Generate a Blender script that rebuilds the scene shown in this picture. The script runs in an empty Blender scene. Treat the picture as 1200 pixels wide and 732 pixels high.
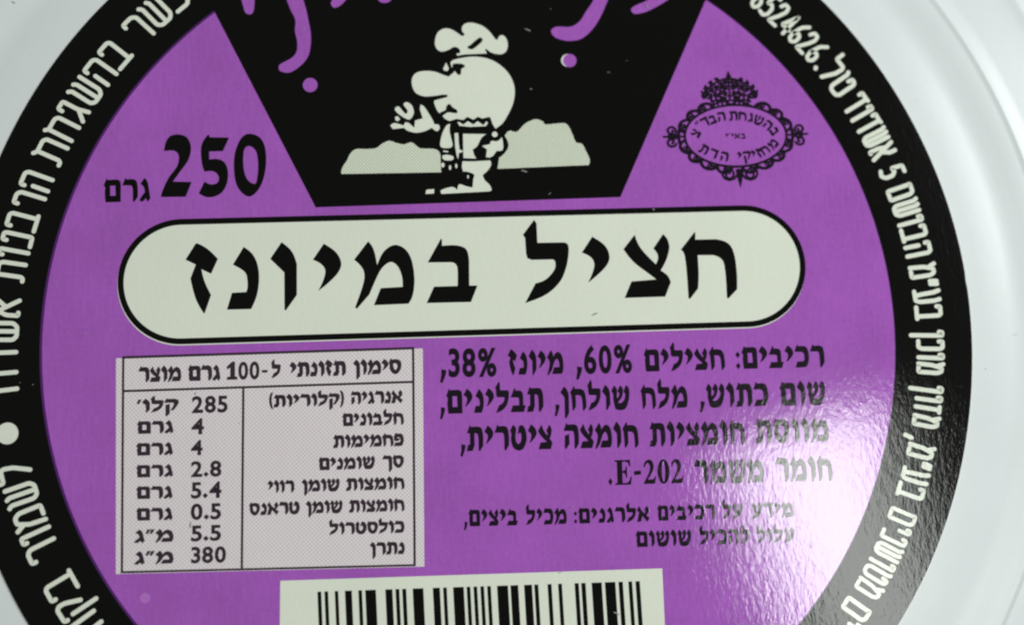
import bpy, bmesh, math, random
from mathutils import Vector, Matrix
from mathutils.geometry import tessellate_polygon
random.seed(4)
scene = bpy.context.scene
col = scene.collection
U = 0.048            # radius of the round paper label, metres
ZL = 0.050           # height of the label's face above the worktop
FPX = 1000.0         # focal length in photograph pixels (photograph is 1200 x 732)
POSE = (-0.08269182553565083, -0.03908736892722683, -0.029987727471563416,
        -0.0711574198643969, 0.04899432953156116, 1.6832933606709108)
RIN = 0.84235
def _rot(ax, ay, az):
    return Matrix.Rotation(ax, 3, 'X') @ Matrix.Rotation(ay, 3, 'Y') @ Matrix.Rotation(az, 3, 'Z')
RM = _rot(*POSE[:3]); TV = Vector(POSE[3:])
FLIP = Matrix(((1, 0, 0), (0, -1, 0), (0, 0, -1)))
_H = Matrix((RM.col[0], RM.col[1], TV)).transposed()
_HI = _H.inverted()
def back(x, y):
    """photograph pixel -> point on the label's face (metres, label centre = 0,0)"""
    q = _HI @ Vector(((x - 600) / FPX, (y - 366) / FPX, 1))
    return (q.x / q.z * U, -q.y / q.z * U)

# ------------------------------------------------------------------ camera
cam_d = bpy.data.cameras.new('camera'); cam = bpy.data.objects.new('camera', cam_d); col.objects.link(cam)
cam_d.sensor_width = 36; cam_d.lens = 36 * FPX / 1200
cam_d.clip_start = 0.005; cam_d.clip_end = 20
W2C = FLIP @ RM @ FLIP.transposed()                      # world -> blender camera axes
cpos = W2C.transposed() @ (FLIP @ (TV * -U))
cpos = Vector((cpos.x, cpos.y, cpos.z))
CAM = cpos + Vector((0, 0, ZL))
cam.matrix_world = Matrix.Translation(CAM) @ W2C.transposed().to_4x4()
scene.camera = cam
fx, fy = back(400, 440)
fwd = (W2C.transposed() @ Vector((0, 0, -1)))
cam_d.dof.use_dof = True
cam_d.dof.focus_distance = (Vector((fx, fy, ZL)) - CAM).dot(fwd)
cam_d.dof.aperture_fstop = 7.5

# ------------------------------------------------------------------ light
wd = bpy.data.worlds.new('World'); scene.world = wd; wd.use_nodes = True
nt = wd.node_tree; bg = nt.nodes['Background']
bg.inputs[0].default_value = (0.95, 1.0, 0.945, 1); bg.inputs[1].default_value = 0.205
def area(name, loc, target, sx, sy, power, color, spin=None):
    d = bpy.data.lights.new(name, 'AREA'); d.shape = 'RECTANGLE'; d.size = sx; d.size_y = sy
    d.energy = power; d.color = color
    o = bpy.data.objects.new(name, d); col.objects.link(o); o.location = loc
    if spin is not None: o.rotation_euler = (0, 0, spin)
    else: o.rotation_euler = (Vector(target) - Vector(loc)).to_track_quat('-Z', 'Y').to_euler()
    return o
HL = 0.75                                                 # the strip lamp that glares on the film
def mirror_hit(px, py):
    gx, gy = back(px, py); g = Vector((gx, gy, ZL))
    c = Vector((CAM.x, CAM.y, 2 * ZL - CAM.z)); d = g - c
    return c + d * ((ZL + HL - c.z) / d.z)
GA, GB = mirror_hit(940, 505), mirror_hit(1060, 800)      # ends of its mirror image
GW = (mirror_hit(1085, 595) - mirror_hit(915, 660)).length
ax = GB - GA
area('strip_lamp', (GA + GB) / 2, None, ax.length, GW, 2.1, (0.96, 1.0, 0.95), math.atan2(ax.y, ax.x))
area('side_softbox', (0.37, 0.12, 0.36), (0.02, 0.0, ZL), 0.16, 0.16, 1.8, (0.97, 1.0, 1.0))  # unseen softbox, added to make the label brighter towards the right
scene.view_settings.view_transform = 'Standard'; scene.view_settings.look = 'None'
scene.view_settings.exposure = 0.0; scene.view_settings.gamma = 1.0
scene.cycles.max_bounces = 6; scene.cycles.filter_width = 2.2

# ------------------------------------------------------------------ materials
def mat(name, base, rough=0.14, spec=0.5, film=1.0, mottle=0.04, halftone=None, weave=0.0, ripple=1.0):
    m = bpy.data.materials.new(name); m.use_nodes = True; t = m.node_tree; N = t.nodes; L = t.links
    b = N['Principled BSDF']; b.inputs['Roughness'].default_value = rough
    b.inputs['Specular IOR Level'].default_value = spec
    geo = N.new('ShaderNodeNewGeometry')
    def noise(scale, detail=2, stretch=None, w=0.5):
        n = N.new('ShaderNodeTexNoise'); n.inputs['Scale'].default_value = scale
        n.inputs['Detail'].default_value = detail; n.inputs['Roughness'].default_value = w
        if stretch:
            mp = N.new('ShaderNodeMapping'); mp.inputs['Rotation'].default_value = (0, 0, stretch[0])
            mp.inputs['Scale'].default_value = (stretch[1], 1, 1)
            L.new(geo.outputs['Position'], mp.inputs['Vector']); L.new(mp.outputs[0], n.inputs['Vector'])
        else: L.new(geo.outputs['Position'], n.inputs['Vector'])
        return n
    def mth(op, a, c=None, v=None):
        n = N.new('ShaderNodeMath'); n.operation = op
        L.new(a, n.inputs[0]) if not isinstance(a, (int, float)) else setattr(n.inputs[0], 'default_value', a)
        if c is not None: L.new(c, n.inputs[1])
        if v is not None: n.inputs[1].default_value = v
        return n.outputs[0]
    # colour: faint blotches, plus the press's grain
    n1 = noise(140, 3); n2 = noise(2600, 2, (0.0, 1.0))
    s = mth('ADD', mth('MULTIPLY', n1.outputs['Fac'], v=1.2), mth('MULTIPLY', n2.outputs['Fac'], v=0.8))
    if weave:      # faint vertical streaks left by the press
        n4 = noise(420, 3, (0.0, 9.0)); s = mth('ADD', s, mth('SUBTRACT', mth('MULTIPLY', n4.outputs['Fac'], v=0.9), v=0.45))
    mr = N.new('ShaderNodeMapRange'); L.new(s, mr.inputs[0])
    mr.inputs['From Min'].default_value = 0.6; mr.inputs['From Max'].default_value = 1.4
    mr.inputs['To Min'].default_value = 1 - mottle; mr.inputs['To Max'].default_value = 1 + mottle
    vm = N.new('ShaderNodeVectorMath'); vm.operation = 'SCALE'
    vm.inputs[0].default_value = base[:3]; L.new(mr.outputs[0], vm.inputs['Scale'])
    out = vm.outputs[0]
    if halftone:
        pitch, dark, cover = halftone
        mp = N.new('ShaderNodeMapping'); mp.inputs['Rotation'].default_value = (0, 0, math.radians(3))
        k = math.pi / (pitch * 0.7071)
        mp.inputs['Scale'].default_value = (k, k, k); L.new(geo.outputs['Position'], mp.inputs['Vector'])
        sp = N.new('ShaderNodeSeparateXYZ'); L.new(mp.outputs[0], sp.inputs[0])
        pr_ = mth('MULTIPLY', mth('SINE', sp.outputs[0]), mth('SINE', sp.outputs[1]))
        r2 = N.new('ShaderNodeMapRange'); r2.interpolation_type = 'SMOOTHSTEP'; L.new(pr_, r2.inputs[0])
        r2.inputs['From Min'].default_value = cover; r2.inputs['From Max'].default_value = cover + 0.5
        mx = N.new('ShaderNodeMix'); mx.data_type = 'RGBA'
        L.new(r2.outputs[0], mx.inputs[0]); L.new(out, mx.inputs[6]); mx.inputs[7].default_value = (*dark, 1)
        out = mx.outputs[2]
    L.new(out, b.inputs['Base Color'])
    if film > 0:
        # clear film over the print: crinkles, orange peel and a slow waviness
        c1 = noise(900, 3, (math.radians(35), 2.2), 0.62); c2 = noise(2300, 2, (math.radians(-20), 1.8)); c3 = noise(55, 1)
        hsum = mth('ADD', mth('ADD', mth('MULTIPLY', c1.outputs['Fac'], v=1.0), mth('MULTIPLY', c2.outputs['Fac'], v=0.30)),
                   mth('MULTIPLY', c3.outputs['Fac'], v=4.0 * ripple))
        bp = N.new('ShaderNodeBump'); bp.inputs['Strength'].default_value = 1.0
        bp.inputs['Distance'].default_value = 0.0000155 * film
        L.new(hsum, bp.inputs['Height']); L.new(bp.outputs[0], b.inputs['Normal'])
    return m
PURPLE = mat('purple_ink', (0.355, 0.094, 0.47), rough=0.09, spec=0.62, mottle=0.12, weave=1)
PURPLE_FAINT = mat('purple_ink_worn', (0.45, 0.16, 0.53), rough=0.2, mottle=0.05)
VIOLET = mat('overprinted_violet_ink', (0.075, 0.012, 0.13), rough=0.2)
BLACK = mat('black_ink', (0.0016, 0.0016, 0.0012), rough=0.10, spec=0.24, mottle=0.2)
INK = mat('black_lettering_ink', (0.007, 0.003, 0.009), rough=0.09, spec=0.42, mottle=0.25)
WHITE = mat('unprinted_white_film', (0.72, 0.75, 0.645), rough=0.14, spec=0.36, mottle=0.025)
GREYTONE = mat('halftone_grey', (0.74, 0.685, 0.69), rough=0.18, mottle=0.03, halftone=(0.00027, (0.53, 0.43, 0.50), 0.2))
HILLTONE = mat('halftone_hills', (0.69, 0.73, 0.60), rough=0.18, mottle=0.03, halftone=(0.00023, (0.34, 0.39, 0.29), 0.1))
TABLEINK = mat('table_ink', (0.035, 0.02, 0.03), rough=0.24, spec=0.3, mottle=0.3)
LID = mat('white_plastic', (0.685, 0.72, 0.725), rough=0.26, spec=0.17, film=0.3, mottle=0.02, ripple=1.2)
TOP = mat('worktop_laminate', (0.42, 0.42, 0.40), rough=0.4, film=0.4, mottle=0.08)

# ------------------------------------------------------------------ builders
def link_mesh(name, verts, faces, m, parent=None, kind=None):
    me = bpy.data.meshes.new(name); me.from_pydata(verts, [], faces); me.update()
    me.materials.append(m)
    o = bpy.data.objects.new(name, me); col.objects.link(o)
    if parent is not None:
        o.parent = parent; o.matrix_parent_inverse = parent.matrix_world.inverted()
    if kind: o['kind'] = kind
    return o
def face_up(v, f):
    out = []
    for t in f:
        a, b, c = (Vector(v[i]) for i in t[:3])
        n = (b - a).cross(c - a)
        if n.length < 1e-16: continue
        out.append(tuple(t) if n.z > 0 else tuple(reversed(t)))
    return out
class Print:
    """flat print: contours laid on the label a few microns above what they are printed on"""
    def __init__(s, z): s.v = []; s.f = []; s.z = z; s.k = 0
    def tri(s, pts2, faces):
        b = len(s.v); zz = ZL + (s.z + s.k * 1.2) * 1e-6; s.k += 1
        s.v += [(x, y, zz) for x, y in pts2]
        s.f += face_up(s.v, [tuple(i + b for i in f) for f in faces])
    def poly(s, outer, holes=()):
        rings = [[Vector((x * 1000, y * 1000, 0)) for x, y in r] for r in [outer] + list(holes)]
        tr = tessellate_polygon(rings)
        s.tri([(q.x / 1000, q.y / 1000) for r in rings for q in r], tr)
    def stroke(s, pts, w, closed=False, w2=None):
        P = [Vector(p) for p in pts]; n = len(P); L = []; Rr = []
        for i in range(n):
            a = P[(i - 1) % n] if (closed or i > 0) else None
            b = P[(i + 1) % n] if (closed or i < n - 1) else None
            d1 = (P[i] - a).normalized() if a is not None else None
            d2 = (b - P[i]).normalized() if b is not None else None
            if d1 is None: d1 = d2
            if d2 is None: d2 = d1
            n1 = Vector((-d1.y, d1.x)); n2 = Vector((-d2.y, d2.x)); m = n1 + n2
            m = n1 if m.length < 1e-6 else m.normalized()
            k = 1 / max(0.45, m.dot(n1))
            L.append(P[i] + m * w / 2 * k); Rr.append(P[i] - m * w / 2 * k)
        v = L + Rr; f = []
        for i in range(n - 1 if not closed else n):
            j = (i + 1) % n; f.append((i, j, n + j, n + i))
        if not closed:
            for end, nx, sg in ((0, 1, 1), (n - 1, n - 2, -1)):
                d = (P[end] - P[nx]).normalized(); nn = Vector((-d.y, d.x)); base = len(v)
                v.append(P[end].copy()); arc = []
                for q in range(0, 9):
                    t = math.pi * q / 8; v.append(P[end] + nn * math.cos(t) * w / 2 + d * math.sin(t) * w / 2); arc.append(len(v) - 1)
                for q in range(8): f.append((base, arc[q], arc[q + 1]))
        s.tri([(p.x, p.y) for p in v], [t for q in f for t in ([q] if len(q) == 3 else [q[:3], (q[0], q[2], q[3])])])
    def disc(s, c, r, r2=None, a=0, n=40):
        r2 = r2 or r
        pts = [(c[0] + r * math.cos(t) * math.cos(a) - r2 * math.sin(t) * math.sin(a),
                c[1] + r * math.cos(t) * math.sin(a) + r2 * math.sin(t) * math.cos(a)) for t in [2 * math.pi * i / n for i in range(n)]]
        s.tri(pts, [(0, i, i + 1) for i in range(1, n - 1)])
    def build(s, name, m, parent): return link_mesh(name, s.v, s.f, m, parent)
def smooth(path, steps=5):
    """path of (x, y) corner points and (x, y, 1) smooth points -> closed outline"""
    n = len(path); out = []
    for i in range(n):
        p0, p1, p2, p3 = (path[(i + k) % n] for k in (-1, 0, 1, 2))
        s1 = len(p1) > 2; s2 = len(p2) > 2
        a = Vector(p1[:2]); b = Vector(p2[:2])
        if not s1 and not s2: out.append(tuple(a)); continue
        ta = (b - Vector(p0[:2])) * 0.5 if s1 else None
        tb = (Vector(p3[:2]) - a) * 0.5 if s2 else None
        if ta is None: ta = (b - a) * 1.5 - tb * 0.5
        if tb is None: tb = (b - a) * 1.5 - ta * 0.5
        for k in range(steps):
            t = k / steps; t2 = t * t; t3 = t2 * t
            q = a * (2 * t3 - 3 * t2 + 1) + ta * (t3 - 2 * t2 + t) + b * (3 * t2 - 2 * t3) + tb * (t3 - t2)
            out.append(tuple(q))
    return out
def C(s, path, ox, oy, sc):
    """traced outline -> label"""
    return [back(ox + x / sc, oy + y / sc) for x, y in smooth(path)]
def S(*pts): return [(x, y, 1) for x, y in pts]

# ------------------------------------------------------------------ serif Hebrew letters
# units: y down, 0 = top of the letter, 100 = baseline
def T(path, slope=-0.0295):
    """normalise a letter traced at 4x: 3.05 trace units of height = 1"""
    xs = [p[0] for p in path]; x0 = min(xs)
    yb = path[0][1]
    return path
TITLE = {  # traced from the panel: crop origin, outline
 'zayin': ((200, 230), [(70,297),(116,224),(122,219),(130,222),(175,248,1),(222,293),(190,363),(145,342),(160,400,1),(190,462),(160,548),(155,547),(118,480,1),(93,385),(118,320)]),
 'nun': ((200, 230), [(292,320),(343,237),(385,272,1),(408,322,1),(415,385,1),(405,462,1),(378,528),(264,531),(288,452),(355,448),(360,432),(360,395,1),(348,355,1)]),
 'vav': ((200, 230), [(467,293),(520,215),(568,258,1),(592,318),(592,462),(540,535),(534,532),(533,357)]),
 'yod': ((200, 230), [(667,297),(718,222),(775,262,1),(800,312,1),(785,358,1),(740,405,1),(692,443),(715,395,1),(725,348,1),(706,318,1)]),
 'mem': ((200, 230), [(860,297),(926,211),(952,250,1),(968,322),(1000,258,1),(1050,228,1),(1100,248,1),(1130,300,1),(1143,385,1),(1136,460,1),(1115,503),(953,510),(985,430),(1088,424),(1083,370,1),(1062,325,1),(1030,308,1),(992,335,1),(964,385,1),(932,460),(873,527),(865,520),(903,410,1),(907,358,1),(890,325,1)]),
 'bet': ((450, 230), [(205,310),(267,198),(272,204),(272,232),(340,230,1),(385,248,1),(399,300),(400,418),(438,418),(408,495),(200,500),(235,423),(345,420),(345,345,1),(336,318,1),(316,309)]),
 'lamed': ((450, 230), [(651,180),(704,110),(715,128),(719,218),(836,216),(860,224,1),(866,258,1),(855,330,1),(825,400,1),(760,460,1),(662,500),(710,408),(760,388,1),(798,345,1),(803,310,1),(792,296),(692,298),(672,290),(666,270),(661,195)]),
 'yod2': ((450, 230), [(927,264),(976,189),(1036,232,1),(1057,285,1),(1035,335,1),(957,405),(980,350,1),(985,312,1),(966,283,1)]),
 'tsadi': ((700, 230), [(122,248),(175,180),(204,244,1),(274,318),(284,292,1),(280,268,1),(262,245),(308,177),(330,205,1),(337,245,1),(322,300,1),(297,347),(330,372,1),(344,403),(318,470),(128,476),(160,399),(276,389),(240,362,1),(170,308,1)]),
 'het': ((700, 230), [(391,250),(455,168),(459,172),(459,203),(556,201),(615,222,1),(643,278,1),(655,380),(655,435),(615,478),(607,476),(600,360,1),(586,300,1),(545,276),(470,276),(475,360,1),(472,432),(435,480),(427,478),(418,350,1),(408,275,1)]),
}
BASE = {'zayin': 545, 'nun': 531, 'vav': 530, 'yod': 526, 'mem': 514, 'bet': 498, 'tsadi': 474, 'het': 477, 'lamed': 493}
G = {}
def norm(key, flip_shear=0.0295):
    (ox, oy), path = TITLE[key]; x0 = min(p[0] for p in path); yb = BASE[key]
    h = 302.0
    out = []
    for p in path:
        x = (p[0] - x0) / h * 100; y = 100 + (p[1] - yb + flip_shear * (p[0] - x0)) / h * 100
        out.append((x, y) if len(p) == 2 else (x, y, 1))
    return out
for k, ch in (('zayin', 'ז'), ('nun', 'נ'), ('vav', 'ו'), ('yod', 'י'), ('mem', 'מ'), ('bet', 'ב'), ('tsadi', 'צ'), ('het', 'ח'), ('lamed', 'ל')):
    G[ch] = [(norm(k), [])]
G['א'] = [([(0,24),(16,0),(30,26,1),(60,56,1),(90,78),(74,101),(50,72,1),(20,44,1)], []),
          ([(58,24),(74,0),(86,18,1),(84,38,1),(66,58),(54,50),(66,38,1)], []),
          ([(20,40),(32,48),(34,64,1),(30,80,1),(24,100),(0,101),(8,74,1),(12,54,1)], [])]
G['ג'] = [([(6,23),(24,0),(38,17,1),(44,45,1),(52,90),(40,103),(30,78,1),(24,42,1)], []),
          ([(30,60),(36,82),(14,103),(0,98),(10,82,1)], [])]
G['ד'] = [([(0,27),(14,-2),(18,4),(78,3),(86,8),(78,28),(80,82),(64,102),(58,100),(56,27)], [])]
G['ר'] = [([(0,27),(14,-2),(18,4),(46,3),(66,10,1),(74,38,1),(74,82),(58,102),(53,100),(52,44,1),(42,28)], [])]
G['ה'] = [([(0,27),(14,-2),(18,4),(54,3),(74,10,1),(82,38,1),(82,82),(66,102),(61,100),(60,44,1),(50,28)], []),
          ([(6,50),(26,44),(28,82),(10,102),(5,100)], [])]
G['ט'] = [([(0,22),(14,0),(28,14,1),(24,45,1),(28,70,1),(44,80,1),(60,66,1),(62,42,1),(56,30,1),(42,34),(50,4),(66,2,1),(82,22,1),(86,60,1),(70,94,1),(44,104,1),(16,92,1),(4,62,1),(6,36,1)], [])]
G['כ'] = [([(0,27),(14,-2),(18,4),(42,3),(66,12,1),(76,48,1),(70,82,1),(58,100),(2,101),(13,76),(50,75),(55,60,1),(52,38,1),(40,28)], [])]
G['ך'] = [([(0,27),(14,-2),(18,4),(46,3),(66,10,1),(72,38,1),(72,112),(56,134),(51,132),(50,44,1),(40,28)], [])]
G['ם'] = [([(0,27),(14,-2),(18,4),(62,3),(80,10,1),(84,34),(84,101),(10,101),(6,60,1),(8,36,1)], [(30,27),(60,27),(62,76),(30,76)])]
G['ן'] = [([(0,23),(18,0),(34,14,1),(42,35),(42,112),(26,134),(22,132),(22,44)], [])]
G['ס'] = [([(0,27),(12,-2),(16,4),(58,3),(80,18,1),(84,50,1),(70,86,1),(46,103,1),(20,90,1),(6,62,1),(6,36,1)], S((28,28),(54,28),(63,48),(56,70),(44,79),(32,68),(26,48)))]
G['ע'] = [([(46,23),(62,0),(78,18,1),(76,50,1),(56,82,1),(6,108),(0,98),(12,84),(40,68,1),(56,44,1)], []),
          ([(0,23),(14,0),(28,16,1),(34,46,1),(44,72),(28,84),(16,52,1),(12,34,1)], [])]
G['פ'] = [G['כ'][0], ([(2,24),(22,26),(22,42),(42,44),(36,58),(6,58),(2,46)], [])]
G['ק'] = [([(0,27),(14,-2),(18,4),(58,3),(80,16,1),(78,42,1),(64,70,1),(50,90),(38,90),(52,62,1),(57,38,1),(48,28)], []),
          ([(8,50),(28,44),(28,118),(12,136),(8,134)], [])]
G['ש'] = [([(0,23),(14,0),(28,18,1),(26,46,1),(34,76),(54,76),(72,62,1),(80,40,1),(70,24),(84,0),(98,18,1),(94,62,1),(74,98,1),(44,104,1),(20,98),(10,60,1),(10,36,1)], []),
          ([(36,23),(50,0),(62,16,1),(56,46,1),(30,72),(24,62),(42,46,1),(45,32,1)], [])]
G['ת'] = [([(2,27),(16,-2),(20,4),(58,3),(78,10,1),(86,38,1),(86,82),(70,102),(65,100),(64,44,1),(54,28)], []),
          ([(18,24),(38,26),(38,80),(28,101),(0,102),(6,80),(18,76)], [])]
G['״'] = [([(0,30),(8,0),(22,2),(8,32)], []), ([(22,30),(30,0),(44,2),(30,32)], [])]
G['׳'] = [([(0,30),(8,0),(22,2),(8,32)], [])]
G[','] = [([(8,76),(26,78),(24,94,1),(10,124),(2,122),(8,98,1)], [])]
G['.'] = [([(0,86),(11,72),(22,86),(11,101)], [])]
G[':'] = [([(0,36),(11,24),(22,36),(11,49)], []), ([(0,88),(11,76),(22,88),(11,101)], [])]
G['-'] = [([(0,46),(34,44),(34,60),(0,62)], [])]
G[')'] = [([(0,-20),(16,-6,1),(24,40,1),(16,96,1),(0,118),(8,80,1),(11,40,1),(8,6,1)], [])]
G['('] = [([(24,-20),(8,-6,1),(0,40,1),(8,96,1),(24,118),(16,80,1),(13,40,1),(16,6,1)], [])]
# Latin capital and figures of the additive code
G['E'] = [([(0,0),(78,0),(80,26),(74,26),(68,12,1),(56,7),(38,7),(38,45),(44,44),(54,38,1),(56,26),(62,26),(62,72),(56,72),(53,58,1),(44,52),(38,52),(38,93),(58,93),(72,86,1),(80,68),(86,68),(80,100),(0,100),(0,95),(12,92),(12,8),(0,5)], [])]
def font_glyph(ch):
    """figure outlines from Blender's built-in font, as triangles in the same units"""
    c = bpy.data.curves.new('fig', 'FONT'); c.body = ch; c.size = 1; c.offset = 0.030; c.resolution_u = 4
    o = bpy.data.objects.new('fig', c); col.objects.link(o)
    dg = bpy.context.evaluated_depsgraph_get(); me = o.evaluated_get(dg).to_mesh()
    v = [(q.co.x, q.co.y) for q in me.vertices]; f = [tuple(p.vertices) for p in me.polygons]
    o.evaluated_get(dg).to_mesh_clear(); bpy.data.objects.remove(o); bpy.data.curves.remove(c)
    return v, f
FIG = {}
_v0, _f0 = font_glyph('1'); _h = max(q[1] for q in _v0)
for ch in '0123456789%':
    v, f = font_glyph(ch); x0 = min(q[0] for q in v)
    FIG[ch] = ([((x - x0) / _h * 84, 100 - y / _h * 105) for x, y in v], f)
W2 = [(0,30,1),(6,8,1),(30,-2,1),(54,4,1),(64,26,1),(58,46,1),(40,66,1),(24,82),(52,82),(62,78,1),(68,66),(74,67),(66,100),(0,100),(0,96),(26,66,1),(40,42,1),(42,26,1),(34,12,1),(22,10,1),(10,18,1)]
FIG['1'] = None; del FIG['1']
G['1'] = [([(0,22),(28,-4),(42,-5),(42,86),(56,88),(56,100),(0,100),(0,88),(20,86),(20,24),(0,34)], [])]
ROM = {'2': [([(2,30),(6,12,1),(26,-1,1),(48,4,1),(58,26,1),(50,50,1),(22,82),(50,82),(62,76),(66,68),(70,68),(64,100),(0,100),(0,96),(26,62,1),(36,40,1),(36,24,1),(26,13,1),(14,18,1),(8,32)], [])],
       '0': [(S((34,-2),(54,8),(66,34),(67,62),(56,90),(34,102),(12,90),(1,62),(2,34),(14,8)), S((34,6),(41,20),(44,50),(41,80),(34,94),(27,80),(24,50),(27,20)))]}
def glyph_width(g): return max(p[0] for o, h in g for p in o)
def set_text(pr, text, O, X, Y, width=None, gap=13, figs=None, space=34, bold=0):
    """text in visual (left to right) order; O origin, X and Y unit vectors for 100 units right / up from the baseline"""
    items = []; x = 0
    for ch in text:
        if ch == ' ': x += space; continue
        if ch in FIG and figs is None: w = max(q[0] for q in FIG[ch][0]); items.append((ch, x)); x += w + gap * 0.9
        else:
            g = (figs or {}).get(ch) or G[ch]; w = glyph_width(g); items.append((ch, x)); x += w + gap
    x -= gap; k = 1.0 if width is None else width / (x / 100 * X.length)
    def mp(px, py): q = O + X * (px * k / 100) + Y * ((100 - py) / 100); return (q.x, q.y)
    for ch, gx in items:
        if ch in FIG and figs is None:
            pr.tri([mp(gx + a, b) for a, b in FIG[ch][0]], FIG[ch][1]); continue
        for o, h in ((figs or {}).get(ch) or G[ch]):
            out = [mp(gx + a, b) for a, b in smooth(o, 4)]; hol = [mp(gx + a, b) for a, b in smooth(h, 4)] if h else None
            pr.poly(out, [hol] if hol else [])
            if bold:                                     # ink spread of the press
                pr.stroke(out, bold * X.length / 100, closed=True)
                if hol: pr.stroke(hol, bold * X.length / 100, closed=True)
    return x
def vis(s):
    """Hebrew reading order -> left-to-right drawing order (figures stay as they are)"""
    out = []; run = ''
    for ch in s:
        if ch.isdigit() or ch == '%' or (ch == '.' and run): run += ch
        else:
            if run: out.append(run); run = ''
            out.append({'(': ')', ')': '('}.get(ch, ch))
    if run: out.append(run)
    return ''.join(reversed(out))
def word(name, text, x0, x1, yb0, yb1, h, m, parent, z=30, figs=None, raw=False, gap=13, bold=3.0):
    """a printed word between photo x0 and x1 on a baseline from yb0 to yb1, letters h pixels high"""
    O = Vector(back(x0, yb0)); E_ = Vector(back(x1, yb1)); X = (E_ - O); w = X.length; X.normalize()
    hh = (Vector(back(x0, yb0 - h)) - O).length
    Y = Vector((-X.y, X.x)) * hh; pr = Print(z)
    set_text(pr, text if raw else vis(text), O, X * hh, Y, width=w, figs=figs, gap=gap, bold=bold)
    return pr.build(name, m, parent)

# ------------------------------------------------------------------ worktop and tub
def lathe(name, prof, m, parent, seg=192, closed=False):
    v = []; f = []
    for r, z in prof:
        for i in range(seg):
            a = 2 * math.pi * i / seg; v.append((r * math.cos(a), r * math.sin(a), z))
    for k in range(len(prof) - 1 + (1 if closed else 0)):
        k2 = (k + 1) % len(prof)
        for i in range(seg):
            j = (i + 1) % seg
            f.append((k * seg + i, k2 * seg + i, k2 * seg + j, k * seg + j))
    o = link_mesh(name, v, f, m, parent)
    for p in o.data.polygons: p.use_smooth = True
    return o
bm = bmesh.new(); bmesh.ops.create_cube(bm, size=1)
for q in bm.verts: q.co = Vector((q.co.x * 1.2, q.co.y * 0.9, q.co.z * 0.03 - 0.0152))
bmesh.ops.bevel(bm, geom=bm.edges[:], offset=0.003, segments=2, affect='EDGES')
me = bpy.data.meshes.new('worktop'); bm.to_mesh(me); bm.free(); me.materials.append(TOP)
wt = bpy.data.objects.new('worktop', me); col.objects.link(wt); wt['kind'] = 'structure'

tub = bpy.data.objects.new('plastic_tub', None); col.objects.link(tub); tub.empty_display_size = 0.02
tub['label'] = 'round white plastic food tub with a purple and black Hebrew label on its lid'
tub['category'] = 'food tub'
ZT = ZL - 0.00012      # lid face under the label
u = U
prof = [(0.00001, ZT), (0.30*u, ZT), (0.60*u, ZT), (0.90*u, ZT), (1.03*u, ZT - 0.00002), (1.065*u, ZT - 0.00006), (1.085*u, ZT - 0.00013), (1.10*u, ZT - 0.00017), (1.118*u, ZT - 0.00014),
        (1.14*u, ZT - 0.00003), (1.16*u, ZT + 0.00006), (1.172*u, ZT + 0.00007), (1.179*u, ZT + 0.00008), (1.183*u, ZT + 0.00016), (1.187*u, ZT + 0.00017), (1.191*u, ZT + 0.00009), (1.22*u, ZT + 0.00010),
        (1.26*u, ZT + 0.00010), (1.30*u, ZT + 0.00012), (1.318*u, ZT + 0.00016), (1.325*u, ZT + 0.00021), (1.331*u, ZT + 0.00021), (1.345*u, ZT + 0.00012), (1.38*u, ZT - 0.0001), (1.41*u, ZT - 0.0006), (1.425*u, ZT - 0.0018), (1.43*u, ZT - 0.0060), (1.435*u, ZT - 0.0075), (1.42*u, ZT - 0.0078), (1.415*u, ZT - 0.0050)]
lathe('lid', prof, LID, tub)
lathe('tub_wall', [(1.405*u, ZT - 0.0035), (1.405*u, ZT - 0.006), (1.39*u, ZT - 0.009), (1.27*u, 0.003), (1.25*u, 0.0008), (1.20*u, 0.0), (0.00001, 0.0)], LID, tub, 128)
# paper label with its real thickness, edge slightly ragged on the right
n = 360; v = [(0, 0, ZL)]; f = []
def edge_r(i):
    a = 2 * math.pi * i / n
    r = U * (1 + 0.0006 * math.sin(a * 3 + 1) + 0.0004 * math.sin(a * 11))
    d = math.degrees(a)
    if 4.5 < d < 5.3: r -= U * 0.0012
    return r
for z in (ZL, ZT - 0.00001):
    for i in range(n):
        a = 2 * math.pi * i / n; v.append((edge_r(i) * math.cos(a), edge_r(i) * math.sin(a), z))
for i in range(n):
    j = (i + 1) % n; f.append((0, 1 + i, 1 + j)); f.append((1 + i, 1 + n + i, 1 + n + j, 1 + j))
label = link_mesh('paper_label', v, f, WHITE, tub)

# ------------------------------------------------------------------ printed fields
R_IN = RIN * U
pr = Print(6); pr.disc((0, 0), R_IN * 1.004, n=240); pr.build('purple_field', PURPLE, label)
def annulus(pr, c1, r1, c2, r2, n=240):
    v = [(c1[0] + r1 * math.cos(2*math.pi*i/n), c1[1] + r1 * math.sin(2*math.pi*i/n)) for i in range(n)]
    if callable(r2): v += [(r2(i) * math.cos(2*math.pi*i/n), r2(i) * math.sin(2*math.pi*i/n)) for i in range(n)]
    else: v += [(c2[0] + r2 * math.cos(2*math.pi*i/n), c2[1] + r2 * math.sin(2*math.pi*i/n)) for i in range(n)]
    f = []
    for i in range(n):
        j = (i + 1) % n; f += [(i, n + i, n + j), (i, n + j, j)]
    pr.tri(v, f)
pr = Print(10); annulus(pr, (0.0018*U, 0), R_IN * 0.9965, (0, 0), R_IN * 1.01); pr.build('overprint_line', VIOLET, label)
pr = Print(14); annulus(pr, (0, 0), R_IN, (0, 0), lambda i: edge_r(i) - 0.00002, n=360); ring = pr.build('border_ring', BLACK, tub)

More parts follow.
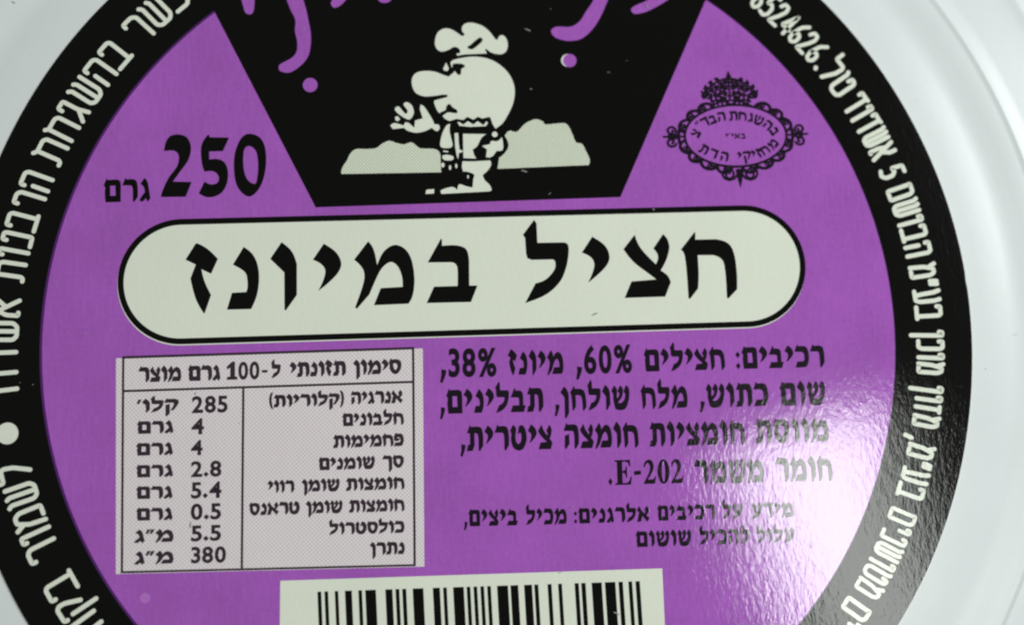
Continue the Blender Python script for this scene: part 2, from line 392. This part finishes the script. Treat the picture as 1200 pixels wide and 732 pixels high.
# ring lettering: monoline rounded letters
def rounded(pts, r=7, closed=False):
    P = [Vector(p) for p in pts]; n = len(P); out = []
    for i in range(n):
        if not closed and i in (0, n - 1): out.append(P[i]); continue
        a, b, c = P[i - 1], P[i], P[(i + 1) % n]
        d1 = (a - b); d2 = (c - b); k = min(r, d1.length * .48, d2.length * .48)
        p, q = b + d1.normalized() * k, b + d2.normalized() * k
        for t in (0, .25, .5, .75, 1): out.append(p * (1-t)**2 + b * 2*t*(1-t) + q * t*t)
    return out
SG = {
 'א': [[(2,2),(58,98)], [(56,2),(56,26),(36,52)], [(18,32),(6,58),(6,98),(16,98)]],
 'ב': [[(2,16),(2,2),(44,2),(52,10),(52,97)], [(2,97),(64,97)]],
 'ג': [[(4,18),(4,2),(34,2),(36,60),(46,98)], [(36,64),(8,98)]],
 'ד': [[(4,16),(4,2),(52,2),(62,0)], [(50,6),(50,98)]],
 'ה': [[(2,16),(2,2),(48,2),(58,12),(58,98)], [(10,44),(10,98)]],
 'ו': [[(4,14),(4,2),(26,2),(26,98)]],
 'ז': [[(0,4),(34,4)], [(18,8),(18,98)]],
 'ח': [[(-2,0),(6,10),(48,10),(58,20),(58,98)], [(6,12),(6,98)]],
 'ט': [[(-2,0),(4,8),(4,86),(14,98),(44,98),(56,86),(56,12),(46,4),(34,4),(30,22)]],
 'י': [[(4,14),(4,2),(24,2),(24,42)]],
 'כ': [[(2,16),(2,2),(42,2),(52,14),(52,86),(42,98),(2,98)]],
 'ל': [[(0,-26),(0,4),(44,4),(50,14),(46,46),(22,98)]],
 'ם': [[(2,2),(44,2),(56,14),(56,98),(4,98),(4,14),(2,2)]],
 'מ': [[(-2,0),(14,26)], [(4,98),(8,44),(24,6),(46,6),(58,22),(58,97),(26,97)]],
 'ן': [[(2,14),(2,2),(26,2),(22,126)]],
 'נ': [[(8,16),(8,2),(34,2),(38,12),(38,98),(0,98)]],
 'ס': [[(2,2),(44,2),(56,16),(56,78),(40,98),(20,98),(4,80),(4,6)]],
 'ע': [[(-2,0),(6,20),(12,70),(18,96)], [(46,0),(52,20),(52,80),(44,96),(-6,97)]],
 'ק': [[(0,14),(2,2),(46,2),(56,12),(54,34),(34,82)], [(8,38),(8,126)]],
 'ר': [[(2,16),(2,2),(38,2),(50,14),(50,98)]],
 'ש': [[(-3,0),(5,9),(5,86),(17,98),(50,98),(62,84),(62,2)], [(28,0),(34,9),(34,90)]],
 'ת': [[(-2,0),(8,10),(50,10),(60,20),(60,98)], [(10,12),(10,90),(4,97),(-6,97)]],
 '״': [[(2,2),(-2,28)], [(18,2),(14,28)]],
 ',': [[(4,96),(-4,122)]],
 '.': [[(0,93),(3,97)]],
 '8': [[(24,46),(8,34),(10,12),(26,2),(42,12),(40,34),(24,46),(6,62),(6,86),(24,98),(42,86),(42,62),(24,46)]],
 '5': [[(44,2),(14,2),(8,46),(28,40),(44,54),(44,82),(28,98),(4,92)]],
 '2': [[(4,20),(14,2),(36,4),(42,24),(30,52),(2,97),(46,97)]],
 '4': [[(36,98),(36,4),(2,72),(48,72)]],
 '6': [[(40,2),(16,24),(4,66),(10,92),(28,98),(44,84),(42,60),(26,52),(8,62)]],
}
R_T = 0.914 * U; H_T = 0.0575 * U
def ring_word(text, p_first, p_last, h=1.0, w=14.0, gap=9.0):
    """letters along the ring, in reading direction anticlockwise (Hebrew); figures are passed reversed"""
    k = H_T * h / 100; sw = w * 1.05
    box = []
    for ch in text:
        xs = [q[0] for s_ in SG[ch] for q in s_]; box.append((min(xs), max(xs)))
    (x, y), (x2, y2) = back(*p_first), back(*p_last)
    a0 = math.atan2(y, x); a1 = math.atan2(y2, x2)
    if a1 < a0: a1 += 2 * math.pi
    D = (a1 - a0) * R_T / k; n = len(text)
    if n > 1:
        half = [(b - a) / 2 for a, b in box]
        core = sum(half[i] + half[i + 1] for i in range(n - 1)); sc = (D - (n - 1) * (gap + sw)) / core
    else: half = [(box[0][1] - box[0][0]) / 2]; sc = 0.8
    ang = a0
    for i, ch in enumerate(text):
        if i: ang += ((half[i - 1] + half[i]) * sc + gap + sw) * k / R_T
        up = Vector((math.cos(ang), math.sin(ang))); right = Vector((up.y, -up.x)); c = up * R_T; mid = sum(box[i]) / 2
        p = Print(30)
        for s_ in SG[ch]:
            cl = s_[0] == s_[-1]
            pts = rounded(s_[:-1] if cl else s_, 7, cl)
            pts = [c + right * ((q.x - mid) * k * sc) + up * ((50 - q.y) * k) for q in pts]
            p.stroke(pts, sw * k, closed=cl)
        p.build('letter', WHITE, ring)
for t, a_, b_ in [('כשר',(211,3),(161,34)),('בהשגחת',(137,65),(58,177)),('הרבנות',(42,213),(13,318)),('אשדוד',(11,361),(12,462)),('לשמור',(17.5,554),(49,646)),('בקור',(71,686),(111,744))]:
    ring_word(t, a_, b_, 1.0, 14)
p = Print(30); bx, by = back(11, 507); a = math.atan2(by, bx); p.disc((R_T*math.cos(a), R_T*math.sin(a)), 0.0206*U); p.build('bullet', WHITE, ring)
for t, a_, b_ in [('ים',(995,727),(1003,713)),('מטושנים',(1017.5,688),(1057,605)),('בע״מ,',(1067,576),(1070,512)),('מזון',(1085,493),(1086,455)),('מוכן',(1091,431),(1091,391)),('בע״מ',(1088,366),(1082,317)),
                   ('הבושם',(1076,292),(1056,225)),('5',(1045.5,201),(1045.5,201)),('אשדוד',(1034.5,177),(1003.5,120)),('טל.',(985,101),(961,76)),('6264258',(956,62),(886,4))]:
    ring_word(t, a_, b_, 0.90, 14.4 if len(t) == 7 else 16, 5.0 if t != '6264258' else 3.0)

# brand panel: black trapezoid running up into the ring
bl, br = back(370, 243), back(727, 231); al, ar = back(252, 14), back(826, 1)
a1, a0 = math.atan2(al[1], al[0]), math.atan2(ar[1], ar[0])
arc = [(R_IN*1.003*math.cos(a0 + (a1-a0)*i/60), R_IN*1.003*math.sin(a0 + (a1-a0)*i/60)) for i in range(61)]
pr = Print(18); pr.poly([bl, br] + arc); brand = pr.build('brand_panel', BLACK, tub)
def trace(name, m, parent, z, shapes, ox, oy, sc):
    p = Print(z)
    for sh in shapes:
        outer, holes = (sh if isinstance(sh, tuple) else (sh, []))
        p.poly(C(None, outer, ox, oy, sc), [C(None, h, ox, oy, sc) for h in holes])
    return p.build(name, m, parent)
trace('letter', PURPLE, brand, 30, [[(100,-160),(110,-60),(125,0),(138,45),(148,78,1),(160,90,1),(180,95,1),(197,84,1),(206,60),(210,0),(205,-160)]], 260, 0, 5.4545)
trace('letter', PURPLE, brand, 30, [[(380,-180),(400,-60),(415,0),(440,66,1),(470,130,1),(468,200,1),(482,270,1),(478,332,1),(450,370,1),(400,398,1),(368,418,1),(366,448,1),(390,462,1),(435,465,1),(500,425,1),(550,365,1),(568,290,1),(568,215,1),(557,150,1),(540,70,1),(520,0),(500,-180)]], 260, 0, 5.4545)
trace('letter', PURPLE, brand, 30, [[(740,-60),(705,5,1),(697,25,1),(708,46,1),(727,52,1),(760,36,1),(795,0),(850,-80)]], 260, 0, 5.4545)
trace('letter', PURPLE, brand, 30, [[(960,-120),(985,-30,1),(1003,6,1),(1025,20,1),(1055,20,1),(1080,5,1),(1100,-30),(1130,-120)]], 260, 0, 5.4545)
trace('letter', PURPLE, brand, 30, [[(740,-60),(718,2,1),(690,45,1),(664,85,1),(628,106,1),(575,106,1),(553,120,1),(562,142,1),(590,156,1),(628,161,1),(672,152,1),(712,118,1),(745,68,1),(775,0),(800,-60)]], 480, 0, 3.3333)
trace('letter', PURPLE, brand, 30, [[(990,-40),(930,2,1),(885,22,1),(866,36,1),(870,50,1),(886,56,1),(925,47,1),(968,26,1),(1010,0),(1060,-40)]], 480, 0, 3.3333)
def pdisc(name, m, parent, z, x, y, r):
    p = Print(z); c = back(x, y); p.disc(c, (Vector(back(x + r, y)) - Vector(c)).length); return p.build(name, m, parent)
pdisc('vowel_dot', PURPLE, brand, 30, 363.6, 100, 8.6)
pdisc('dot_misprint', WHITE, brand, 28, 665.2, 71.2, 7.6)  # white crescent of the misprint, left of the purple dot
pdisc('vowel_dot', PURPLE, brand, 31, 667.6, 71.4, 7.9)

# chef emblem
c1 = (480, 20, 6.657); c2 = (480, 120, 6.364)
trace('hill', HILLTONE, brand, 24, [[(400,204),(401,197,1),(407,187.5,1),(410,181,1),(417,175,1),(429,174.8,1),(441,173.6,1),(448,168.5,1),(456,165.2,1),(464,167.5,1),(473,169.4,1),(482,167,1),(488,171,1),(493,174,1),(510,175,1),(516,181),(517,202)]], 0, 0, 1)
trace('hill', HILLTONE, brand, 24, [[(583,198),(585,185),(592,179,1),(596,170,1),(591.5,159),(597,153.5,1),(606,154.5,1),(615,145.5,1),(627,140,1),(636,142.5,1),(640,146,1),(660,144.5,1),(666,148,1),(671,158,1),(675,167,1),(682,169,1),(687,178,1),(691,187,1),(690,193.5)]], 0, 0, 1)
trace('chef_hat', WHITE, brand, 30, [([(245,271,1),(212,250,1),(198,210,1),(205,155,1),(228,115,1),(270,93,1),(320,97,1),(362,120,1),(405,150),(420,150),(430,136),(410,110,1),(412,75,1),(440,52,1),(490,48,1),(560,68,1),(615,108,1),(650,150,1),(672,180),(688,178),(698,154,1),(725,145,1),(752,168,1),(766,220,1),(752,270,1),(715,292,1),(660,287,1),(625,272),(596,250),(588,258),(604,286),(520,290,1),(430,294,1),(372,304),(366,292),(376,285),(392,286),(394,265,1),(378,243,1),(345,236,1),(295,262,1)],
       [[(452,232),(470,224),(530,172,1),(555,162,1),(570,178,1),(560,200,1),(505,246,1),(480,255,1),(456,247,1)]])], *c1)
trace('chef_head', WHITE, brand, 30, [([(527.9,74),(529.2,72),(534,69.9,1),(547.6,67.3,1),(559.6,67,1),(573,69.6,1),(585,75.8,1),(595.7,86,1),(601.7,98,1),(603.2,110,1),(601,122,1),(596.3,132.6,1),(589.5,144,1),(580.6,151),(577,145),(574.8,138),(572.5,137.3),(568,138.5),(565,139),(560,137),(554.7,140.5),(547.6,137),(543,140.8),(535,139.5),(527,142),(521.6,139.5,1),(517.7,135,1),(512.5,130,1),(508.8,120.5,1),(510,117.8),(515,116.5),(524.5,114),(524.5,111.3),(518,111.2),(507,112.8,1),(496,113,1),(486.8,108.6,1),(482.7,99,1),(483.6,90.5,1),(489,85.3,1),(499,83.5,1),(510,84.6,1),(519,88,1),(525.8,90.2),(529,87.5),(532.5,84.8),(529.6,80)], [])], 0, 0, 1)
trace('chef_features', BLACK, brand, 34, [[(340,365),(400,366,1),(432,380),(430,392),(404,408),(400,452),(378,454),(352,424),(338,430),(330,400)]], *c1)
trace('chef_features', BLACK, brand, 34, [[(225,78),(270,58),(278,25,1),(300,14,1),(322,38,1),(354,60,1),(352,82,1),(310,78),(285,76),(242,104)]], *c2)
trace('chef_features', WHITE, brand, 30, [[(262,405),(285,358),(306,402),(296,424),(270,420)]], *c1)
trace('chef_collar', WHITE, brand, 32, [[(356,148),(374,150),(400,168),(435,142),(475,167),(508,142),(550,172),(574,142),(584,154),(570,178),(450,184),(372,176)]], *c2)
trace('chef_body', WHITE, brand, 32, [[(303,162),(272,178,1),(242,240,1),(228,310,1),(242,338,1),(300,340,1),(320,318,1),(308,262,1),(298,208,1)],
       [(335,232),(362,230),(366,300),(373,354),(400,362),(392,372),(368,378),(362,425),(352,400),(340,330)],
       [(398,236),(572,238),(535,268,1),(505,325,1),(470,352),(480,392),(497,420),(402,416)],
       [(540,326),(602,312),(610,290,1),(655,290,1),(688,262),(697,310,1),(692,356,1),(650,362),(622,400),(600,412),(570,410),(577,352)],
       [(246,398),(282,392,1),(325,405,1),(320,430,1),(270,433,1),(247,420,1)], [(250,360),(288,364),(288,374),(252,370)],
       [(395,440),(470,442),(600,434),(608,462,1),(590,500,1),(546,542),(560,580,1),(598,618,1),(612,655),(595,664),(240,683),(232,660,1),(265,643,1),(322,632,1),(356,656),(371,612,1),(420,626,1),(470,636),(476,572,1),(482,540,1),(440,520,1),(398,516),(390,480)],
       [(126,652),(183,647),(182,680),(118,683)]], *c2)
p = Print(32)
for x, y, r, r2 in ((635,240,21,21),(248,468,13,18),(302,487,9,18),(348,475,8,18),(436,556,6,14)):
    c = back(480 + x/6.364, 120 + y/6.364); p.disc(c, r/6.364/594*U, r2/6.364/594*U)
p.build('button', WHITE, brand)
trace('chef_hand', WHITE, brand, 32, [[(630,590),(650,578,1),(692,590),(700,574),(716,577),(742,600),(746,566),(782,556),(768,512),(772,492),(792,506,1),(826,560,1),(836,584),(856,586,1),(861,602,1),(848,616,1),(824,600),(790,616,1),(750,623,1),(712,614,1),(695,600),(642,606)],
       [(651,512,1),(668,500,1),(690,524,1),(703,535,1),(711,520,1),(692,492,1),(706,480,1),(730,495,1),(740,530,1),(722,560,1),(700,556,1),(665,532,1)], [(652,548),(665,546),(676,560),(664,570),(654,564)]], 300, 0, 4)

# weight
trace('numeral', BLACK, tub, 30, [[(450,203),(460,150,1),(488,108,1),(540,97,1),(590,112,1),(616,152,1),(620,205,1),(600,268,1),(555,330,1),(505,398),(625,400),(588,494),(430,496),(442,450,1),(480,372,1),(530,305,1),(545,252,1),(536,215,1),(505,199,1)]], 110, 140, 5.4545)
trace('numeral', BLACK, tub, 30, [[(728,100),(736,98),(741,115),(865,117),(825,203),(738,205),(738,257),(790,254,1),(835,275,1),(857,330,1),(853,400,1),(825,460,1),(775,492,1),(720,496,1),(672,472),(708,398),(750,416,1),(790,405,1),(801,375,1),(786,345,1),(755,330,1),(708,334),(690,270,1),(688,170,1)]], 110, 140, 5.4545)
trace('numeral', BLACK, tub, 30, [(S((1005,93),(1060,115),(1092,170),(1102,260),(1090,360),(1058,440),(1005,491),(955,475),(912,415),(897,325),(901,225),(928,145),(962,102)),
       [S((985,171),(1020,182),(1043,220),(1051,295),(1046,370),(1034,410),(1000,402),(970,362),(956,290),(960,200))])], 110, 140, 5.4545)
word('word', 'גרם', 122, 176, 236.5, 235, 26, BLACK, tub)

# name panel: white stadium with a black outline
c_l, c_r = (213.0, 329.5), (873.0, 311.5)
cl, cr = Vector(back(*c_l)), Vector(back(*c_r)); d = (cr - cl).normalized(); nn = Vector((-d.y, d.x))
def stadium(r, off=(0, 0), n=40):
    out = []; o = Vector(off)
    for i in range(n + 1):
        t = -math.pi / 2 + math.pi * i / n; out.append(tuple(cr + o + d * math.cos(t) * r + nn * math.sin(t) * r))
    for i in range(n + 1):
        t = math.pi / 2 + math.pi * i / n; out.append(tuple(cl + o + d * math.cos(t) * r + nn * math.sin(t) * r))
    return out
RO = 0.5 * ((Vector(back(142, 333)) - cl).length + (Vector(back(540, 247.5)) - Vector(back(540, 391))).length / 2)
RO = (Vector(back(545, 246)) - Vector(back(545, 390.5))).length / 2
RI2 = RO - 6.9 / 594 * U
p = Print(19); p.poly(stadium(RO, (-0.00003, -0.00011))); p.build('white_underprint', WHITE, label)
p = Print(22); p.poly(stadium(RO)); outl = p.build('panel_outline', BLACK, label)
p = Print(26); p.poly(stadium(RI2)); panel = p.build('name_panel', WHITE, tub)
for key in ('het', 'tsadi', 'yod2', 'lamed', 'bet', 'mem', 'yod', 'vav', 'nun', 'zayin'):
    (ox, oy), path = TITLE[key]
    trace('letter', BLACK, panel, 32, [path], ox, oy, 4)

# ingredients
A = dict(m=INK, parent=tub)
for t, x0, x1, y0, y1, h in [('רכיבים:',863,966,431.5,429,25),('חצילים',755.6,849.4,434.5,432,25.5),('60%,',675,740.6,437,435,30),('מיונז',596,660,438.5,437.5,27),('38%,',515.6,581.7,440.5,439.5,30.5),
        ('שום',915,967,474.5,473,26.5),('כתוש,',820,900.4,476.5,474.5,26.5),('מלח',751.5,805.6,478,477,26.5),('שולחן,',650,737.5,480.5,478.5,27),('תבלינים,',515.6,636.5,484,481,27.5),
        ('מווסת',886,971,518.5,516.5,27),('חומציות',762,873,522,519.5,27),('חומצה',661.5,748,524.5,523,28),('ציטרית,',539.6,647,527.5,525,28),
        ('חומר',910,975.4,563.5,562,27.5),('משמר',815,895,566,564,27.5)]:
    word('word', t, x0, x1, y0, y1, h, **A)
p = Print(30); O = Vector(back(754.7, 566.5)); E_ = Vector(back(801, 565.5)); X = E_ - O; w = X.length; X.normalize(); hh = (Vector(back(754.7, 538.5)) - O).length
set_text(p, '202', O, X * hh, Vector((-X.y, X.x)) * hh, width=w, figs=ROM, gap=10); p.build('word', INK, tub)
p = Print(30); O = Vector(back(713, 568)); E_ = Vector(back(751.5, 567)); X = E_ - O; w = X.length; X.normalize(); hh = (Vector(back(713, 539)) - O).length
set_text(p, '.E-', O, X * hh, Vector((-X.y, X.x)) * hh, width=w, gap=13); p.build('word', INK, tub)
for t, x0, x1, y0, y1, h in [('מידע',881.6,929.6,606.3,605,17.5),('על',847,870,607,606,17.5),('רכיבים',771,838,609.2,607.2,17.5),('אלרגנים:',673,761,612.5,610,17.5),('מכיל',616.7,664,614,613,18.5),('ביצים,',543.7,606.7,615.8,614.3,19),
        ('עלול',887,930.6,635.5,634.3,16.5),('להכיל',820,878.5,637.5,636,17.5),('שושום',745.8,809.8,640,638,18)]:
    word('word', t, x0, x1, y0, y1, h, **A)

# nutrition table
def quad(p, pts): p.poly([back(*q) for q in pts])
p = Print(22); quad(p, [(136,419.5),(495.5,408),(497.4,663.3),(135.8,672)]); table = p.build('nutrition_panel', GREYTONE, tub)
def line(x0, y0, x1, y1, w):
    p = Print(32 + random.random()*3); a, b = Vector(back(x0, y0)), Vector(back(x1, y1)); d_ = (b - a).normalized() * (w * 1.18 / 594 * U / 2); q = Vector((-d_.y, d_.x))
    p.poly([tuple(a - d_ - q), tuple(b + d_ - q), tuple(b + d_ + q), tuple(a - d_ + q)]); p.build('ruled_line', TABLEINK, table)
line(145.2, 418.6, 484, 407.8, 2.4); line(144.6, 419, 143, 669.5, 2.2); line(484.2, 408, 486, 661.5, 2.2); line(143, 669.8, 486, 661.6, 2.0)
line(145, 458, 483.5, 447.2, 2.2); line(285.3, 453.6, 283.5, 666.4, 2.2)
B = dict(m=TABLEINK, parent=table, z=36, gap=9, bold=6.5)
for t, x0, x1, y0, y1, h in [('סימון',414.7,470,438.3,437,16.5),('תזונתי',340,405,441,439,16.5),('ל',318.5,328.7,441.8,441.5,16),('100',266.7,304,444.2,443.2,19),('גרם',221,258,445.5,444.5,17),('מוצר',163,212,447,445.8,17),
        ('אנרגיה',411.7,471.7,473,471.3,14.2),('(קלוריות)',316,403,476.5,474,13.8),('חלבונים',401.7,473,498.5,496.5,14.2),('פחמימות',391,473,524,521.5,14.2),('סך',448.7,473,547.5,546.8,14),('שומנים',374,439,550,548,14),
        ('חומצות',406,473.8,574,572,14),('שומן',354,397.6,575.3,574.3,14),('רווי',314,344.6,576.6,575.8,13.6),('חומצות',409.6,473.8,599.5,597.7,14),('שומן',359,401,600.8,599.8,14),('טראנס',292.6,351,603,601,14),
        ('כולסטרול',386,473.8,625.5,623,13.5),('נתרן',434,474,649,648,14),
        ('קלו׳',161,209,482.8,481.2,14.5),('285',225,266.7,483,482,18),('גרם',161,203,507.5,506.3,14),('4',224.5,239,508,507.6,17),('גרם',160,202.5,533,531.8,14),('4',224,237.5,532.5,532,16),
        ('גרם',160,202.5,558.5,557.3,13.8),('2.8',224,259.4,558,557,17),('גרם',160,202,583.7,582.7,14),('5.4',224,259.4,583,582,17.5),('גרם',160,202,609,608,14),('0.5',223.6,259,608,607,17.3),
        ('מ״ג',158,203,635,633.7,14.5),('5.5',224,259,633.2,632,17),('מ״ג',158,203,660.3,659,14.5),('380',224,264.7,658.7,657.7,17.5)]:
    word('word', t, x0, x1, y0, y1, h, **B)
p = Print(36); quad(p, [(307,433.4),(313.6,433.1),(313.6,436.2),(307,436.5)]); p.build('hyphen', TABLEINK, table)

# barcode
p = Print(22); quad(p, [(328.5,679.8),(776,665.3),(786,882),(326,896)]); code = p.build('barcode_panel', WHITE, tub)
bars = [(x0 / 5.4545 + 340, x1 / 5.4545 + 340) for x0, x1 in [(178,202),(223,246),(289,311),(354,398),(440,463),(484,552),(613,658),(678,702),(721,746),(788,856),(917,962),(983,1006),(1047,1115),(1134,1157),(1178,1201)]] + \
       [(x0 / 5 + 550, x1 / 5 + 550) for x0, x1 in [(70,91),(110,131),(168,232),(247,292),(327,373),(387,410),(465,488),(527,549),(624,648),(663,688),(724,783),(802,863),(882,907),(940,962),(982,1007)]]
for x0, x1 in bars:
    yt = 692.6 + (x0 - 372) * (680.4 - 692.6) / (746 - 372)
    a, b = back(x0, 706), back(x1, 706); yt_ = back(x0, yt)[1]; yb_ = back(x0, 862)[1]
    dx = (a[0] - back(x0, 706)[0])
    p = Print(34); k = -0.028
    p.poly([(a[0] + (yb_ - a[1]) * k, yb_), (b[0] + (yb_ - a[1]) * k, yb_), (b[0] + (yt_ - a[1]) * k, yt_), (a[0] + (yt_ - a[1]) * k, yt_)])
    p.build('bar', BLACK, code)

# certification emblem: oval of scrolls with a crown
EC = (770 + 422/4.574, 70 + 408/4.574); EO = Vector(back(*EC)); ex = (Vector(back(EC[0] + 50, EC[1] - 0.8)) - EO) / 50; ey = Vector((-ex.y, ex.x))
def E2(x, y): return EO + ex * ((x - 422) / 4.574) + ey * (-(y - 408) / 4.574)
K = ex.length / 4.574
emblem_p = Print(30)
def el(a, b, ang): t = math.radians(ang); return (422 + a * math.cos(t), 408 - b * math.sin(t))
emblem_p.stroke([E2(*el(272, 166, i * 4)) for i in range(90)], 13 * K, closed=True)
emblem = emblem_p.build('certification_emblem', INK, tub)
def scroll(pts, w): 
    p = Print(36 + random.random() * 8); p.stroke([E2(*q) for q in pts], w * 1.22 * K); p.build('scroll', INK, emblem)
def curl(cx, cy, r, a0, turns, w=9, sgn=1):
    n = 16; scroll([(cx + r * (1 - .7 * i / n) * math.cos(a0 + sgn * turns * 6.283 * i / n), cy - r * (1 - .7 * i / n) * math.sin(a0 + sgn * turns * 6.283 * i / n)) for i in range(n + 1)], w)
segs = [(8,30),(30,48),(48,66),(114,132),(132,150),(150,172),(188,210),(210,228),(228,248),(248,264),(276,292),(292,312),(312,330),(330,352)]
for k, (s0, s1) in enumerate(segs):
    pts = []
    for i in range(11):
        t = i / 10; ang = s0 + (s1 - s0) * t; bulge = math.sin(math.pi * t) ** 0.6
        pts.append(el(282 + 30 * bulge, 176 + 28 * bulge, ang))
    scroll(pts, 13)
    scroll([el(279 + 9 * math.sin(math.pi * i / 6), 172 + 9 * math.sin(math.pi * i / 6), s0 + (s1 - s0) * (0.5 + 0.5 * i / 6)) for i in range(7)], 9)
    m_ = (s0 + s1) / 2; q = el(291, 185, m_ + 2); curl(q[0], q[1], 13, math.radians(m_ + 180 * (k % 2)), 0.9, 7, 1 if k % 2 else -1)
for sx in (-1, 1):           # side finials
    X0 = 422 + sx * 300
    scroll([(X0 - sx*18, 408), (X0 + sx*84, 406 - sx*2)], 9)
    scroll([(X0, 372), (X0 + sx*6, 408), (X0, 444)], 13)
    for sy in (-1, 1):
        curl(X0 + sx * 44, 408 + sy * 30, 27, math.radians(200 if sx > 0 else -20) * 1.0, 1.1, 10, sy * sx)
        scroll([(X0 + sx*6, 408), (X0 + sx*26, 408 + sy*12), (X0 + sx*56, 408 + sy*8)], 9)
for sx in (-1, 1):           # bottom finial
    curl(434 + sx * 58, 616, 30, math.radians(90), 1.1, 9, sx)
    scroll([(434 + sx*6, 590), (434 + sx*14, 618), (434 + sx*30, 638), (434 + sx*56, 646), (434 + sx*80, 638), (434 + sx*92, 620), (434 + sx*92, 604), (434 + sx*80, 590)], 9)
p = Print(40); p.poly([tuple(E2(*q)) for q in [(412,588),(456,588),(446,640),(434,690),(422,642)]]); p.build('finial', INK, emblem)
for sx in (-1, 1):           # crown: a dome of small curls
    scroll([(405 + sx*6, 236), (405 + sx*40, 216), (405 + sx*76, 214), (405 + sx*104, 224)], 9)
    scroll([(400, 96), (400 + sx*40, 104), (400 + sx*90, 128), (400 + sx*126, 158), (400 + sx*148, 188)], 8)
    scroll([(400, 196), (400 + sx*40, 180), (400 + sx*80, 184), (400 + sx*118, 206)], 8)
    for dx, dy, r in ((26,112,13),(54,118,14),(84,136,14),(112,156,13),(140,180,14),(24,146,14),(52,150,13),(80,166,13),(106,188,12),(30,176,12),(60,188,11),(36,204,10),(130,196,10),(66,104,10),(98,122,10),(128,146,10)):
        curl(400 + sx*dx, dy, r, math.radians(90 + dx), 0.95, 7.5, sx if dx % 4 else -sx)
    for dx, dy, w_ in ((14,140,13),(38,128,12),(64,140,13),(92,152,12),(118,172,12),(46,168,11),(74,182,10),(98,198,10),(136,190,10),(18,176,12)):
        scroll([(400 + sx*dx, dy), (400 + sx*(dx + 7), dy + 6), (400 + sx*(dx + 3), dy + 14)], w_)
    for dx, dy in ((66,96),(98,110),(128,134),(150,166)):
        scroll([(400 + sx*(dx - 8), dy + 14), (400 + sx*dx, dy)], 8)
scroll([(400,215),(400,170),(398,120),(398,74)], 9)
for q_ in (-100, -76, -50, -24, 24, 50, 76, 100): scroll([(400 + q_, 190 + abs(q_) * .12), (404 + q_ * .9, 234 + abs(q_) * .05)], 9)
scroll([(296,250),(340,226),(405,216),(470,226),(514,250)], 9)
scroll([(382,112),(398,68),(416,112)], 9); scroll([(376,130),(398,112),(422,130)], 8)
def elet(ch, cx, cy, ang, h=54):
    p = Print(34); k = h * K / 100; g = G[ch]; w_ = glyph_width(g); ca, sa = math.cos(math.radians(ang)), math.sin(math.radians(ang))
    R_ = ex.normalized() * ca + ey.normalized() * sa; Up = ey.normalized() * ca - ex.normalized() * sa; c = E2(cx, cy)
    def mp(x, y): q = c + R_ * ((x - w_/2) * k) + Up * ((50 - y) * k); return (q.x, q.y)
    for o, h_ in g: p.poly([mp(a, b) for a, b in smooth(o, 3)], [[mp(a, b) for a, b in smooth(h_, 3)]] if h_ else [])
    p.build('letter', INK, emblem)
for ch, x, y, a in [('ב',632,386,-62),('ה',597,353,-42),('ש',548,325,-24),('ג',508,310,-14),('ח',462,302,-6),('ת',414,300,0),('ה',350,304,8),('ב',302,316,18),('ד',260,332,26),('״',228,350,38),('צ',208,392,58),
                    ('מ',618,456,48),('ח',572,488,32),('ז',542,505,22),('י',512,512,16),('ק',476,516,10),('י',436,520,2),('ה',356,518,-12),('ד',300,502,-22),('ת',250,478,-34)]:
    elet(ch, x, y, a)
for ch, x in (('ב',462),('א',430),('י',404),('׳',388),('י',374)): elet(ch, x, 409, 0, 32)

# worn spots on the print
pdisc('worn_spot', PURPLE_FAINT, label, 12, 170, 700, 6)
trace('worn_spot', PURPLE_FAINT, label, 24, [[(291.2,94.5),(292.4,94.8),(293.2,98.8),(292.0,98.4)]], 0, 0, 1)

# dust specks and hairline scratches on the film
DUST = mat('dust_grains', (0.30, 0.31, 0.29), rough=0.7, spec=0.2, film=0)
dv = []; df = []
for i in range(110):
    a = random.uniform(0, 2*math.pi); r = U * 1.3 * math.sqrt(random.random()); sz = random.choice((1, 1, 1, 1.5, 2.2)) * 0.000045
    x, y = r * math.cos(a), r * math.sin(a); z = ZL + 0.00006 - (0.00014 if r > U else 0); t = random.uniform(0, 3.14); el_ = random.choice((1, 1.4, 3.5))
    b = len(dv)
    for k in range(6):
        q = 2*math.pi*k/6; px_, py_ = sz * el_ * math.cos(q), sz * 0.7 * math.sin(q)
        dv.append((x + px_*math.cos(t) - py_*math.sin(t), y + px_*math.sin(t) + py_*math.cos(t), z))
    dv.append((x, y, z + sz * 0.6)); df += [(b + k, b + (k + 1) % 6, b + 6) for k in range(6)]
link_mesh('dust', dv, df, DUST, tub, kind='stuff')
